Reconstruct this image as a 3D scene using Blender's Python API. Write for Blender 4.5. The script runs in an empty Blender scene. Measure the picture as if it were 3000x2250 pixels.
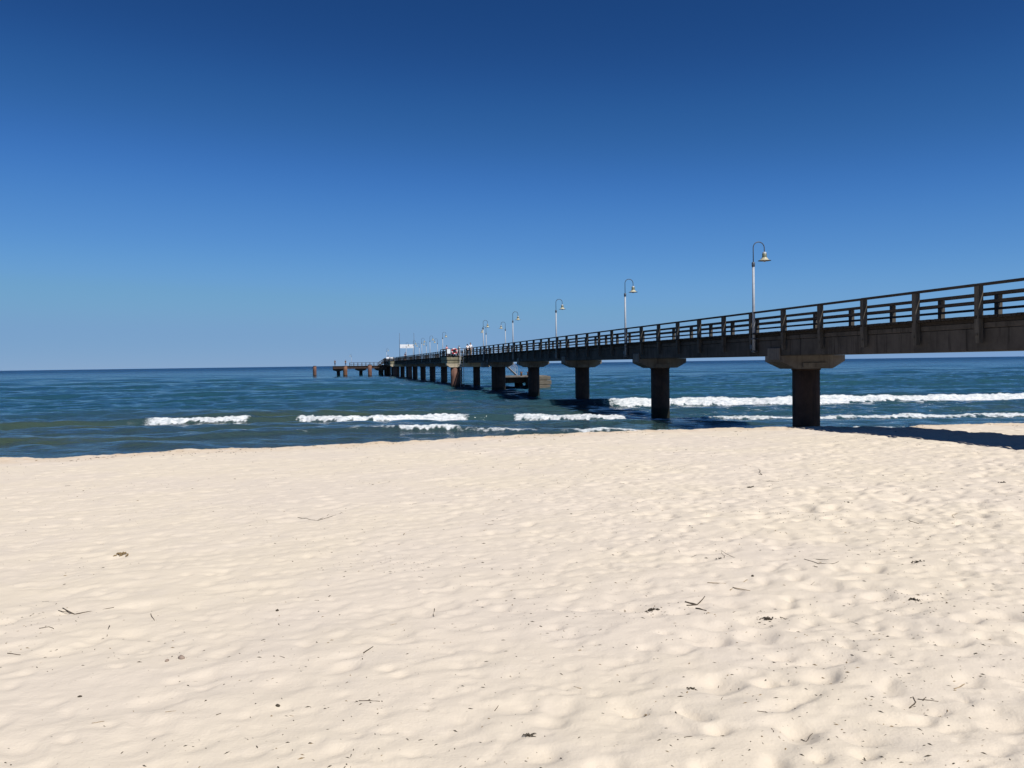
import bpy, bmesh, math, random
import numpy as np
from mathutils import Vector, Matrix

rnd = random.Random(7)
rng = np.random.default_rng(11)
scn = bpy.context.scene
COL = scn.collection
EYE = 2.9
R = math.radians

# ------------------------------------------------------------------ helpers
def tag(o, label=None, cat=None, group=None, kind=None):
    if label: o['label'] = label
    if cat: o['category'] = cat
    if group: o['group'] = group
    if kind: o['kind'] = kind
    return o

def empty(name, loc=(0, 0, 0), rz=0.0, parent=None):
    o = bpy.data.objects.new(name, None)
    COL.objects.link(o)
    o.location = loc
    o.rotation_euler = (0, 0, rz)
    o.empty_display_size = .3
    if parent: o.parent = parent
    return o

class MB:
    """collects shapes that become ONE mesh object"""
    def __init__(s):
        s.v = []; s.f = []; s.m = []; s.sm = []
    def _add(s, vs, fs, mat=0, smooth=False):
        b = len(s.v)
        s.v += [tuple(p) for p in vs]
        for q in fs:
            s.f.append(tuple(b + i for i in q)); s.m.append(mat); s.sm.append(smooth)
        return s
    def box(s, x0, x1, y0, y1, z0, z1, mat=0, bev=0.0):
        if bev > 0:
            b = min(bev, (x1-x0)*.45, (y1-y0)*.45, (z1-z0)*.45)
            bm = bmesh.new()
            bmesh.ops.create_cube(bm, size=1)
            for v in bm.verts:
                v.co = (x0 if v.co.x < 0 else x1, y0 if v.co.y < 0 else y1, z0 if v.co.z < 0 else z1)
            bmesh.ops.bevel(bm, geom=bm.edges[:], offset=b, segments=1, affect='EDGES')
            bm.verts.index_update()
            vs = [v.co[:] for v in bm.verts]; fs = [[v.index for v in f.verts] for f in bm.faces]
            bm.free()
            return s._add(vs, fs, mat)
        vs = [(x, y, z) for z in (z0, z1) for y in (y0, y1) for x in (x0, x1)]
        return s._add(vs, [(0,2,3,1),(4,5,7,6),(0,1,5,4),(2,6,7,3),(0,4,6,2),(1,3,7,5)], mat)
    def bar(s, p, q, w, h, mat=0):
        p = Vector(p); q = Vector(q); d = (q-p).normalized()
        up = Vector((0,0,1)) if abs(d.z) < .95 else Vector((1,0,0))
        a = d.cross(up).normalized()*w/2; b = a.cross(d).normalized()*h/2
        vs = [e + i*a + j*b for e in (p, q) for i, j in ((-1,-1),(1,-1),(1,1),(-1,1))]
        return s._add(vs, [(3,2,1,0),(4,5,6,7),(0,1,5,4),(1,2,6,5),(2,3,7,6),(3,0,4,7)], mat)
    def tube(s, pts, r, n=10, mat=0, smooth=True):
        pts = [Vector(p) for p in pts]
        rs = r if isinstance(r, (list, tuple)) else [r]*len(pts)
        vs = []; fs = []; pa = None
        for i, p in enumerate(pts):
            d = (pts[min(i+1, len(pts)-1)] - pts[max(i-1, 0)]).normalized()
            if pa is None:
                up = Vector((0,0,1)) if abs(d.z) < .9 else Vector((1,0,0))
                a = d.cross(up).normalized()
            else:
                a = (pa - d*pa.dot(d)).normalized()
            pa = a; b = d.cross(a)
            for k in range(n):
                t = 2*math.pi*k/n
                vs.append(p + (a*math.cos(t) + b*math.sin(t))*rs[i])
        for i in range(len(pts)-1):
            for k in range(n):
                fs.append((i*n+k, i*n+(k+1)%n, (i+1)*n+(k+1)%n, (i+1)*n+k))
        s._add(vs, fs, mat, smooth)
        b = len(s.v) - len(vs)
        s.f.append(tuple(b+k for k in range(n))[::-1]); s.m.append(mat); s.sm.append(False)
        s.f.append(tuple(b+(len(pts)-1)*n+k for k in range(n))); s.m.append(mat); s.sm.append(False)
        return s
    def lathe(s, prof, cx=0, cy=0, n=24, mats=None, smooth=True):
        vs = []; 
        for r, z in prof:
            for k in range(n):
                t = 2*math.pi*k/n
                vs.append((cx + r*math.cos(t), cy + r*math.sin(t), z))
        b = len(s.v); s.v += vs
        for i in range(len(prof)-1):
            for k in range(n):
                s.f.append((b+i*n+k, b+i*n+(k+1)%n, b+(i+1)*n+(k+1)%n, b+(i+1)*n+k))
                s.m.append(mats[i] if mats else 0); s.sm.append(smooth)
        return s
    def torus(s, c, R0, r, nu=32, nv=10, matf=None):
        b = len(s.v)
        for i in range(nu):
            u = 2*math.pi*i/nu
            for j in range(nv):
                w = 2*math.pi*j/nv
                rr = R0 + r*math.cos(w)
                s.v.append((c[0]+rr*math.cos(u), c[1]+r*math.sin(w), c[2]+rr*math.sin(u)))
        for i in range(nu):
            for j in range(nv):
                s.f.append((b+i*nv+j, b+i*nv+(j+1)%nv, b+((i+1)%nu)*nv+(j+1)%nv, b+((i+1)%nu)*nv+j))
                s.m.append(matf(i) if matf else 0); s.sm.append(True)
        return s
    def build(s, name, mats, parent=None, loc=None, rz=0.0):
        me = bpy.data.meshes.new(name)
        me.from_pydata(s.v, [], s.f)
        for m in (mats if isinstance(mats, (list, tuple)) else [mats]): me.materials.append(m)
        me.polygons.foreach_set('material_index', s.m)
        me.polygons.foreach_set('use_smooth', s.sm)
        me.update()
        o = bpy.data.objects.new(name, me)
        COL.objects.link(o)
        if parent: o.parent = parent
        if loc is not None: o.location = loc
        if rz: o.rotation_euler = (0, 0, rz)
        return o

def copy_tree(o, parent=None):
    c = o.copy(); COL.objects.link(c)
    if parent: c.parent = parent
    for ch in list(o.children): copy_tree(ch, c)
    return c

# numpy gradient noise ---------------------------------------------------
def _hash(ix, iy, seed):
    h = (ix.astype(np.int64)*374761393 + iy.astype(np.int64)*668265263 + seed*974634777) & 0xFFFFFFFF
    h = ((h ^ (h >> 13))*1274126177) & 0xFFFFFFFF
    return (h ^ (h >> 16)) & 0xFFFFFFFF
def pnoise(x, y, seed=0):
    x = np.asarray(x, float); y = np.asarray(y, float)
    x0 = np.floor(x); y0 = np.floor(y); fx = x-x0; fy = y-y0
    u = fx*fx*fx*(fx*(fx*6-15)+10); v = fy*fy*fy*(fy*(fy*6-15)+10)
    def g(dx, dy):
        a = _hash(x0+dx, y0+dy, seed)*(2*np.pi/4294967296.)
        return np.cos(a)*(fx-dx) + np.sin(a)*(fy-dy)
    return ((g(0,0)*(1-u)+g(1,0)*u)*(1-v) + (g(0,1)*(1-u)+g(1,1)*u)*v)*1.5
def fbm(x, y, oct=4, seed=0, gain=.5):
    r = 0; a = 1.
    for i in range(oct):
        r = r + a*pnoise(x*2**i, y*2**i, seed+i*17); a *= gain
    return r
def sstep(a, b, x):
    t = np.clip((x-a)/(b-a), 0, 1); return t*t*(3-2*t)

def grid_mesh(name, X, Y, Z, mat, attrs=None):
    nr, nc = X.shape
    me = bpy.data.meshes.new(name)
    co = np.stack([X, Y, Z], -1).reshape(-1, 3).astype(np.float32)
    me.vertices.add(nr*nc); me.vertices.foreach_set('co', co.ravel())
    i = (np.arange(nr-1)[:, None]*nc + np.arange(nc-1)[None]).ravel()
    q = np.stack([i, i+1, i+nc+1, i+nc], 1).astype(np.int32)
    nf = len(q)
    me.loops.add(nf*4); me.loops.foreach_set('vertex_index', q.ravel())
    me.polygons.add(nf)
    me.polygons.foreach_set('loop_start', np.arange(0, nf*4, 4, dtype=np.int32))
    me.polygons.foreach_set('loop_total', np.full(nf, 4, dtype=np.int32))
    me.polygons.foreach_set('use_smooth', np.ones(nf, dtype=bool))
    for k, a in (attrs or {}).items():
        at = me.attributes.new(k, 'FLOAT', 'POINT'); at.data.foreach_set('value', a.ravel().astype(np.float32))
    me.materials.append(mat)
    me.update(calc_edges=True)
    o = bpy.data.objects.new(name, me); COL.objects.link(o)
    return o

# ------------------------------------------------------------------ materials
class NT:
    def __init__(s, name):
        s.m = bpy.data.materials.new(name); s.m.use_nodes = True
        s.n = s.m.node_tree; s.n.nodes.clear()
        s.out = s.add('ShaderNodeOutputMaterial')
    def add(s, t, **kw):
        nd = s.n.nodes.new(t)
        for k, v in kw.items():
            if k in nd.inputs: nd.inputs[k].default_value = v
            else: setattr(nd, k, v)
        return nd
    def link(s, a, b): s.n.links.new(a, b)
    def math(s, op, a, b=None, c=None, clamp=False):
        nd = s.n.nodes.new('ShaderNodeMath'); nd.operation = op; nd.use_clamp = clamp
        for i, x in enumerate((a, b, c)):
            if x is None: continue
            if isinstance(x, (int, float)): nd.inputs[i].default_value = x
            else: s.link(x, nd.inputs[i])
        return nd.outputs[0]
    def mix(s, f, a, b, mode='MIX'):
        nd = s.n.nodes.new('ShaderNodeMix'); nd.data_type = 'RGBA'; nd.blend_type = mode
        if isinstance(f, (int, float)): nd.inputs[0].default_value = f
        else: s.link(f, nd.inputs[0])
        for k, x in ((6, a), (7, b)):
            if isinstance(x, tuple): nd.inputs[k].default_value = (*x, 1)
            else: s.link(x, nd.inputs[k])
        return nd.outputs[2]
    def noise(s, scale, vec=None, detail=4, rough=.55, dist=0.0):
        nd = s.add('ShaderNodeTexNoise'); nd.inputs['Scale'].default_value = scale
        nd.inputs['Detail'].default_value = detail; nd.inputs['Roughness'].default_value = rough
        nd.inputs['Distortion'].default_value = dist
        if vec is not None: s.link(vec, nd.inputs['Vector'])
        return nd.outputs[0]
    def ramp(s, x, a, b):
        nd = s.add('ShaderNodeMapRange'); nd.inputs[1].default_value = a; nd.inputs[2].default_value = b
        nd.interpolation_type = 'SMOOTHSTEP'
        s.link(x, nd.inputs[0]); return nd.outputs[0]
    def vec(s, scale=(1, 1, 1), src='Object', rot=(0, 0, 0)):
        if src == 'World':
            g = s.add('ShaderNodeNewGeometry').outputs['Position']
        else:
            g = s.add('ShaderNodeTexCoord').outputs[src]
        mp = s.add('ShaderNodeMapping'); mp.inputs['Scale'].default_value = scale; mp.inputs['Rotation'].default_value = rot
        s.link(g, mp.inputs[0]); return mp.outputs[0]
    def bump(s, h, dist, strength=1.0, prev=None):
        nd = s.add('ShaderNodeBump'); nd.inputs['Distance'].default_value = dist; nd.inputs['Strength'].default_value = strength
        s.link(h, nd.inputs['Height'])
        if prev is not None: s.link(prev, nd.inputs['Normal'])
        return nd.outputs[0]
    def bsdf(s, col, rough=.7, metal=0.0, normal=None, spec=.5, ior=1.45):
        nd = s.add('ShaderNodeBsdfPrincipled')
        if isinstance(col, tuple): nd.inputs['Base Color'].default_value = (*col, 1)
        else: s.link(col, nd.inputs['Base Color'])
        if isinstance(rough, (int, float)): nd.inputs['Roughness'].default_value = rough
        else: s.link(rough, nd.inputs['Roughness'])
        nd.inputs['Metallic'].default_value = metal
        nd.inputs['Specular IOR Level'].default_value = spec
        nd.inputs['IOR'].default_value = ior
        if normal is not None: s.link(normal, nd.inputs['Normal'])
        s.link(nd.outputs[0], s.out.inputs[0])
        return nd

def m_sand():
    t = NT('sand'); v = t.vec(src='World')
    big = t.noise(.35, v, 3); med = t.noise(2.3, v, 4); grain = t.noise(420, v, 2, .7); mid = t.noise(55, v, 3, .65)
    c = t.mix(t.ramp(big, .35, .65), (.555, .490, .412), (.57, .503, .405))
    c = t.mix(t.math('MULTIPLY', t.ramp(med, .45, .75), .45), c, (.51, .455, .39))
    c = t.mix(t.math('MULTIPLY', t.ramp(grain, .5, .85), .35), c, (.50, .41, .31))
    # damp, browner sand in a narrow belt by the water
    at = t.add('ShaderNodeAttribute', attribute_name='damp').outputs['Fac']
    dn = t.math('MULTIPLY', at, t.ramp(t.noise(1.6, v, 5, .65), .3, .62))
    c = t.mix(t.math('MULTIPLY', dn, .8), c, (.47, .355, .24))
    # tiny dark crumbs of shell and weed
    sp = t.noise(38, v, 1, .5); cl = t.noise(.8, v, 3)
    spk = t.math('MULTIPLY', t.ramp(sp, .735, .765), t.ramp(cl, .45, .62))
    c = t.mix(t.math('MULTIPLY', spk, .75), c, (.12, .09, .06))
    n = t.bump(mid, .006, .5); n = t.bump(t.noise(11, v, 4, .6), .016, .45, n); n = t.bump(grain, .0015, .4, n)
    t.bsdf(c, .95, normal=n, spec=.15)
    return t.m

def m_water():
    t = NT('sea_water')
    foam = t.add('ShaderNodeAttribute', attribute_name='foam').outputs['Fac']
    shal = t.add('ShaderNodeAttribute', attribute_name='shal').outputs['Fac']
    far = t.add('ShaderNodeAttribute', attribute_name='far').outputs['Fac']
    v1 = t.vec((.45, 1, 1), 'World', (0, 0, R(6)))
    v2 = t.vec((.3, 1, 1), 'World', (0, 0, R(-9)))
    v3 = t.vec((.22, 1, 1), 'World', (0, 0, R(3)))
    patch = t.noise(.035, v3, 4, .6)
    deep = t.mix(t.ramp(patch, .38, .62), DEEP_A, DEEP_B)
    deep = t.mix(far, deep, FAR_C)
    c = t.mix(shal, deep, SHAL_C)
    c = t.mix(t.math('MULTIPLY', shal, t.ramp(t.noise(.25, v3, 4, .6), .5, .72)), c, SHAL_D)
    n = t.bump(t.noise(.55, v2, 3, .5), .34, .8)
    n = t.bump(t.noise(2.4, v1, 4, .6), .14, .85, n)
    n = t.bump(t.noise(9.0, v1, 3, .6), .034, .85, n)
    w = t.bsdf(c, t.math('ADD', t.math('MULTIPLY', far, .25), .09), normal=n, spec=WSPEC, ior=1.333)
    t.link(t.math('SUBTRACT', WSPEC, t.math('MULTIPLY', far, WSPEC*.75)), w.inputs['Specular IOR Level'])
    w.subsurface_method = 'BURLEY'; w.inputs['Subsurface Weight'].default_value = .8; w.inputs['Subsurface Scale'].default_value = 1.0
    w.inputs['Subsurface Radius'].default_value = (.5, 1.0, 1.1)
    # foam
    fv = t.vec((.55, 1, 1), 'World')
    fn = t.noise(3.2, fv, 6, .68, .6)
    fn2 = t.noise(14, fv, 4, .7)
    s = t.math('ADD', t.math('MULTIPLY', foam, 1.12), t.math('MULTIPLY', t.math('SUBTRACT', fn, .5), 1.5))
    s = t.math('ADD', s, t.math('MULTIPLY', t.math('SUBTRACT', fn2, .5), .55))
    fac = t.math('MULTIPLY', t.ramp(s, .44, .90), t.ramp(foam, .02, .14))
    fb = t.add('ShaderNodeBsdfPrincipled')
    fcol = t.mix(t.ramp(t.noise(5.5, fv, 5, .7), .32, .6), (.47, .53, .56), (.80, .825, .84)); t.link(fcol, fb.inputs['Base Color'])
    fb.inputs['Roughness'].default_value = .8
    fb.inputs['Specular IOR Level'].default_value = .2
    fbn = t.bump(fn2, .10, .9); fbn = t.bump(fn, .30, .7, fbn)
    t.link(fbn, fb.inputs['Normal'])
    mx = t.add('ShaderNodeMixShader')
    t.link(fac, mx.inputs[0]); t.link(w.outputs[0], mx.inputs[1]); t.link(fb.outputs[0], mx.inputs[2])
    t.link(mx.outputs[0], t.out.inputs[0])
    return t.m
DEEP_A = (.013, .054, .081); DEEP_B = (.020, .069, .086); FAR_C = (.005, .032, .088)
SHAL_C = (.030, .052, .050); SHAL_D = (.044, .064, .036); WSPEC = .75

def m_concrete(name, a, b, stain, streak=.6):
    t = NT(name); v = t.vec(); vs = t.vec((1, 1, .06))
    n1 = t.noise(1.3, v, 5, .6); n2 = t.noise(7, vs, 4, .65); n3 = t.noise(40, v, 3)
    c = t.mix(t.ramp(n1, .35, .68), a, b)
    c = t.mix(t.math('MULTIPLY', t.ramp(n2, .5, .72), streak), c, stain)
    n = t.bump(n3, .006, .6); n = t.bump(n1, .03, .3, n)
    t.bsdf(c, .9, normal=n, spec=.2); return t.m

def m_wood(name, a, b, sc=(1, .15, 1)):
    t = NT(name); v = t.vec(sc)
    n1 = t.noise(14, v, 5, .65); n2 = t.noise(2.2, t.vec(), 3)
    c = t.mix(t.ramp(n1, .35, .7), a, b)
    c = t.mix(t.math('MULTIPLY', t.ramp(n2, .5, .75), .5), c, tuple(x*.55 for x in a))
    t.bsdf(c, .85, normal=t.bump(n1, .006, .6), spec=.25); return t.m

def m_rust(name, a, b, streak):
    t = NT(name); v = t.vec(); vs = t.vec((1, 1, .08))
    n1 = t.noise(2.2, v, 6, .65, .4); n2 = t.noise(6, vs, 4, .65)
    c = t.mix(t.ramp(n1, .35, .65), a, b)
    c = t.mix(t.math('MULTIPLY', t.ramp(n2, .48, .7), .7), c, streak)
    # dark wet weed belt round the waterline
    z = t.add('ShaderNodeSeparateXYZ'); t.link(t.add('ShaderNodeNewGeometry').outputs['Position'], z.inputs[0])
    band = t.math('ADD', z.outputs[2], t.math('MULTIPLY', t.math('SUBTRACT', n1, .5), .5))
    wet = t.math('SUBTRACT', 1.0, t.ramp(band, .25, .55))
    c = t.mix(t.math('MULTIPLY', wet, .85), c, (.010, .014, .009))
    t.bsdf(c, .8, normal=t.bump(t.noise(25, v, 4), .01, .7), spec=.3); return t.m

def m_plain(name, col, rough=.6, metal=0., var=.25, sc=6):
    t = NT(name); n1 = t.noise(sc, t.vec(), 4)
    c = t.mix(t.math('MULTIPLY', t.ramp(n1, .4, .7), var), col, tuple(x*.5 for x in col))
    t.bsdf(c, rough, metal, normal=t.bump(n1, .003, .3), spec=.4); return t.m

M = {}
M['sand'] = m_sand(); M['water'] = m_water()
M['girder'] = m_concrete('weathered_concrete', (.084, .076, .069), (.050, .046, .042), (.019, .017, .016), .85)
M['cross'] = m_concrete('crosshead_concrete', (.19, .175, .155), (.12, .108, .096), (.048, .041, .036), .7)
M['pale'] = m_concrete('pale_concrete', (.50, .44, .33), (.36, .31, .22), (.20, .16, .10), .6)
M['olivecon'] = m_concrete('stained_concrete', (.26, .24, .165), (.17, .155, .105), (.08, .07, .045), .6)
M['deck'] = m_wood('deck_timber', (.022, .018, .015), (.045, .036, .029), (.15, 1, 1))
M['rail'] = m_wood('rail_timber', (.030, .026, .024), (.056, .050, .044), (1, .08, 1))
M['post'] = m_wood('post_timber', (.060, .055, .048), (.102, .094, .082), (1, 1, .1))
M['pile'] = m_rust('dark_pile', (.042, .027, .021), (.064, .040, .030), (.016, .012, .012))
M['red'] = m_rust('rusty_pile', (.13, .070, .053), (.175, .092, .067), (.085, .040, .030))
M['orange'] = m_rust('orange_pile', (.20, .105, .058), (.15, .07, .042), (.10, .045, .03))
M['galv'] = m_plain('galvanised_steel', (.33, .36, .40), .6, .15, .25, 9)
M['darkgrey'] = m_plain('dark_grey_paint', (.07, .085, .11), .5, .2)
M['olive'] = m_plain('olive_enamel', (.13, .14, .09), .45)
M['cream'] = m_plain('cream_enamel', (.42, .40, .29), .4, 0, .15)
M['glass'] = m_plain('lamp_glass', (.35, .33, .30), .25)
M['white'] = m_plain('white_paint', (.78, .80, .82), .6, 0, .08)
M['grey'] = m_plain('grey_print', (.30, .33, .35), .6)
M['redpaint'] = m_plain('red_paint', (.42, .03, .04), .5)
M['timber'] = m_wood('fender_timber', (.15, .133, .105), (.10, .088, .066), (.15, 1, 1))
M['twig'] = m_plain('dark_twig', (.075, .058, .042), .85, 0, .4, 60)
M['straw'] = m_plain('dry_straw', (.30, .22, .13), .8, 0, .3, 60)
M['weed'] = m_plain('dry_seaweed', (.055, .044, .030), .9, 0, .5, 40)
M['weedbrown'] = m_plain('brown_seaweed', (.20, .14, .07), .9, 0, .5, 40)
M['stone'] = m_plain('brown_stone', (.26, .20, .16), .8, 0, .4, 30)
M['skin'] = m_plain('skin', (.48, .29, .20), .6, 0, .1)
M['hair'] = m_plain('dark_hair', (.022, .016, .013), .6)
M['eye'] = m_plain('eye', (.05, .04, .035), .3)
for nm, c in (('shirt_white', (.80, .80, .80)), ('shirt_pink', (.62, .27, .30)), ('cloth_dark', (.020, .024, .035)),
              ('cloth_blue', (.05, .085, .16)), ('cloth_beige', (.45, .36, .26)), ('cloth_red', (.33, .035, .045))):
    M[nm] = m_plain(nm, c, .85, 0, .15, 12)

# ------------------------------------------------------------------ world, sun
AZ = -0.220957
D2 = np.array([math.sin(AZ), math.cos(AZ)]); N2 = np.array([math.cos(AZ), -math.sin(AZ)])
RZ = -AZ
def W(c, s, z=0.0):
    p = N2*c + D2*s
    return (float(p[0]), float(p[1]), z)

KP, KS = .33, .62                       # sun offset across and along the pier per metre of drop
sh = N2*KP - D2*KS
sunv = Vector((sh[0], sh[1], 1)).normalized()
elev = math.asin(sunv.z); rot = math.atan2(sunv.x, sunv.y)
wd = bpy.data.worlds.new("World"); scn.world = wd; wd.use_nodes = True
nt = wd.node_tree
bg = nt.nodes['Background']
sky = nt.nodes.new('ShaderNodeTexSky'); sky.sky_type = 'NISHITA'; sky.sun_disc = False
sky.sun_elevation = elev; sky.sun_rotation = rot
sky.altitude = 5000; sky.air_density = 1.0; sky.dust_density = 0.0; sky.ozone_density = 1.0
EXPO = .2
# deep, clean blue of the day: the sky's own gradient put through a colour curve, as the phone's picture shows it
k1 = nt.nodes.new('ShaderNodeVectorMath'); k1.operation = 'SCALE'; k1.inputs[3].default_value = .06
cv = nt.nodes.new('ShaderNodeRGBCurve')
k2 = nt.nodes.new('ShaderNodeVectorMath'); k2.operation = 'SCALE'; k2.inputs[3].default_value = 10/2**EXPO
for ch, pts in ((0, ((0, 0), (.047, .0123), (.065, .026), (.124, .090), (.207, .160), (.397, .205), (1, .36))),
                (1, ((0, 0), (.079, .0595), (.109, .112), (.199, .262), (.31, .358), (.474, .360), (1, .50))),
                (2, ((0, 0), (.15, .205), (.201, .333), (.323, .590), (.42, .635), (.47, .60), (1, .75)))):
    c_ = cv.mapping.curves[ch]
    c_.points[0].location = pts[0]; c_.points[1].location = pts[-1]
    for p_ in pts[1:-1]: c_.points.new(*p_)
cv.mapping.update()
nt.links.new(sky.outputs[0], k1.inputs[0]); nt.links.new(k1.outputs[0], cv.inputs['Color'])
nt.links.new(cv.outputs[0], k2.inputs[0]); nt.links.new(k2.outputs[0], bg.inputs[0]); bg.inputs[1].default_value = 0.1
sl = bpy.data.lights.new('sun', 'SUN'); sl.energy = 5.0; sl.angle = R(.5); sl.color = (1.0, .955, .89)
so = bpy.data.objects.new('sun', sl); COL.objects.link(so)
so.rotation_euler = sunv.to_track_quat('Z', 'Y').to_euler(); so.location = (20, -20, 40)
vs = scn.view_settings; scn.display_settings.display_device = 'sRGB'
vs.view_transform = 'Standard'; vs.look = 'None'; vs.exposure = EXPO; vs.gamma = 1.0
vs.use_curve_mapping = False

# ------------------------------------------------------------------ camera
cam = bpy.data.cameras.new('camera'); co = bpy.data.objects.new('camera', cam); COL.objects.link(co)
cam.sensor_width = 36; cam.lens = 2430/3000*36; cam.clip_start = .05; cam.clip_end = 60000
mt = Matrix.Rotation(math.pi/2 - .0247593, 4, 'X') @ Matrix.Rotation(-.014054, 4, 'Z')
co.matrix_world = Matrix.Translation((0, 0, EYE)) @ mt
scn.camera = co

# ------------------------------------------------------------------ beach
# crest of the berm (x, y, height); the sand falls to the water behind it
CR = np.array([(-400, 15, .6), (-60, 18, .6), (-30, 20.6, .6), (-20, 21.2, .6), (-13.3, 21.4, .6), (-12, 21.45, .6), (-11, 21.75, .6), (-10.1, 22.3, .6), (-9.5, 22.85, .6), (-8.5, 23.2, .6), (-7.4, 23.45, .6),
    (-4.9, 24.05, .6), (-2.9, 24.85, .6), (-.1, 26.15, .6), (2.9, 26.9, .6), (6.1, 27.6, .6), (9.4, 27.75, .6), (10.7, 27.2, .6), (12.0, 26.8, .61), (12.8, 26.9, .61), (13.6, 27.5, .6), (14.9, 28.2, .57), (17.3, 28.0, .58),
    (24, 28, .58), (60, 26, .6), (400, 20, .6)])
SX, SY, SZ = CR.T
def shore(x): return np.interp(x, SX, SY)

# height map of dents, hollows and wind streaks on a regular grid, sampled by the beach mesh
HX0, HY0, HS = -24.0, -1.0, .025
HW, HH = int(50/HS), int(33/HS)
gx = HX0 + np.arange(HW)*HS; gy = HY0 + np.arange(HH)*HS
GX, GY = np.meshgrid(gx.astype(np.float32), gy.astype(np.float32))
HM = np.zeros((HH, HW), np.float32)
def tramp(x, y):        # how trodden the sand is
    return np.clip(.40 + .075*x*(6/(3+y*.5)) + .25*pnoise(x*.22+3, y*.22, 5), .30, 1.0)
ca, sa = math.cos(R(24)), math.sin(R(24))
U = GX*ca + GY*sa; V = -GX*sa + GY*ca
HM += .014*fbm(U*.55, V*1.25, 3, 3).astype(np.float32)
rd = 1-np.abs(pnoise(U*.8 + .4*pnoise(U*1.3, V*1.3, 8), V*1.9, 9)); HM += (.006*rd**3).astype(np.float32)
HM += (.006*fbm(U*2.6, V*5.0, 2, 21)).astype(np.float32)
del rd, U, V
# trodden sand: shallow hollows of many sizes cut into one another, leaving soft crests where they meet
WN = (.5*fbm(GX*4.1, GY*4.1, 2, 61)).astype(np.float32); WN2 = (.5*fbm(GX*4.3, GY*4.3, 2, 62)).astype(np.float32)
rs = np.random.default_rng(5)
def hollows(n, size, seed_lo, x0, x1, y0, y1):
    Wd = np.full((HH, HW), 1.3, np.float32)
    qx = rs.uniform(x0, x1, n); qy = rs.uniform(y0, y1, n)
    for k in range(n):
        a = size*(.55 + .95*rs.random()**1.5); b = a*rs.uniform(.5, .95); th = R(32) + rs.normal(0, .8)
        rad = int(a*1.35/HS)+1
        i0 = int((qy[k]-HY0)/HS); j0 = int((qx[k]-HX0)/HS)
        if i0-rad < 0 or j0-rad < 0 or i0+rad >= HH or j0+rad >= HW: continue
        sl_ = np.s_[i0-rad:i0+rad+1, j0-rad:j0+rad+1]
        dx = GX[sl_]-qx[k] + .45*a*WN[sl_]; dy = GY[sl_]-qy[k] + .45*a*WN2[sl_]
        u = (dx*math.cos(th)+dy*math.sin(th))/a; w = (-dx*math.sin(th)+dy*math.cos(th))/b
        Wd[sl_] = np.minimum(Wd[sl_], (u*u+w*w)*(1+.35*u) + .42*rs.random())
    return Wd
WA = hollows(16500, .155, 0, -23, 25, .2, 31)
WC = hollows(3300, .30, 0, -20, 22, .2, 26)
WB = hollows(30000, .075, 0, -12, 16, 1.5, 20)
TM = tramp(GX, GY).astype(np.float32)
PM = (sstep(-.35, .45, fbm(GX*.55, GY*.55, 2, 71))).astype(np.float32)
HM += .112*TM*(.30+.70*PM)*(np.minimum(WA, .8)-.35) + .095*np.clip(TM-.25, 0, 1)*(np.minimum(WC, .8)-.35) + .054*TM*(1.1-.6*PM)*(np.minimum(WB, .8)-.35)
for _ in range(1):
    HM[1:-1, 1:-1] = .6*HM[1:-1, 1:-1] + .1*(HM[:-2, 1:-1]+HM[2:, 1:-1]+HM[1:-1, :-2]+HM[1:-1, 2:])
def hm(x, y):
    x = np.asarray(x, float); y = np.asarray(y, float)
    u = np.clip((x-HX0)/HS, 0, HW-1.01); v = np.clip((y-HY0)/HS, 0, HH-1.01)
    i = v.astype(int); j = u.astype(int); fu = u-j; fv = v-i
    return (HM[i, j]*(1-fu)+HM[i, j+1]*fu)*(1-fv) + (HM[i+1, j]*(1-fu)+HM[i+1, j+1]*fu)*fv
def ground(x, y):
    x = np.asarray(x, float); y = np.asarray(y, float)
    e = .16*pnoise(x*.9, x*0+.5, 31) + .09*pnoise(x*3.1, x*0+.5, 32) + .05*pnoise(x*9., x*0+.5, 33)
    t = shore(x) + e - y
    zc = np.interp(x, SX, SZ)
    z = np.where(t > 0, zc + .0225*np.clip(t, 0, 45), zc - .30*np.minimum(-t, 9)*(.55+.45*sstep(0, 1.6, -t)))
    inside = sstep(-23.5, -21, x)*sstep(25.5, 23, x)*sstep(-.9, .5, y)
    z = z + hm(x, y)*inside*sstep(-.4, .5, t)
    z = z + np.exp(-((t-.3)/.6)**2)*(.02 + .035*fbm(x*1.1, y*1.1, 4, 44, .6))
    z = z + .10*fbm(x*.03, y*.03, 2, 51)*sstep(3, 12, t)*sstep(3.0, -12.0, y)
    return z
ys = [-120, -80, -50, -30, -18, -10, -6, -3, -1.5, -.5]
y = 0.0
while y < 37:
    ys.append(y); y += .0125*(1+max(y, 2)/8)
ys += [38, 41]
ys = np.array(ys)
tt = np.concatenate([[-40, -14, -6, -3, -1.8], np.linspace(-1.02, 1.02, 1080), [1.8, 3, 6, 14, 40]])
YY = np.repeat(ys[:, None], len(tt), 1); XX = tt[None]*np.maximum(YY+5.5, 6)
ZZ = ground(XX, YY)
damp = sstep(2.2, .1, shore(XX) - YY)*.9
beach = grid_mesh('beach', XX, YY, ZZ, M['sand'], {'damp': damp})
tag(beach, kind='structure')

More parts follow.
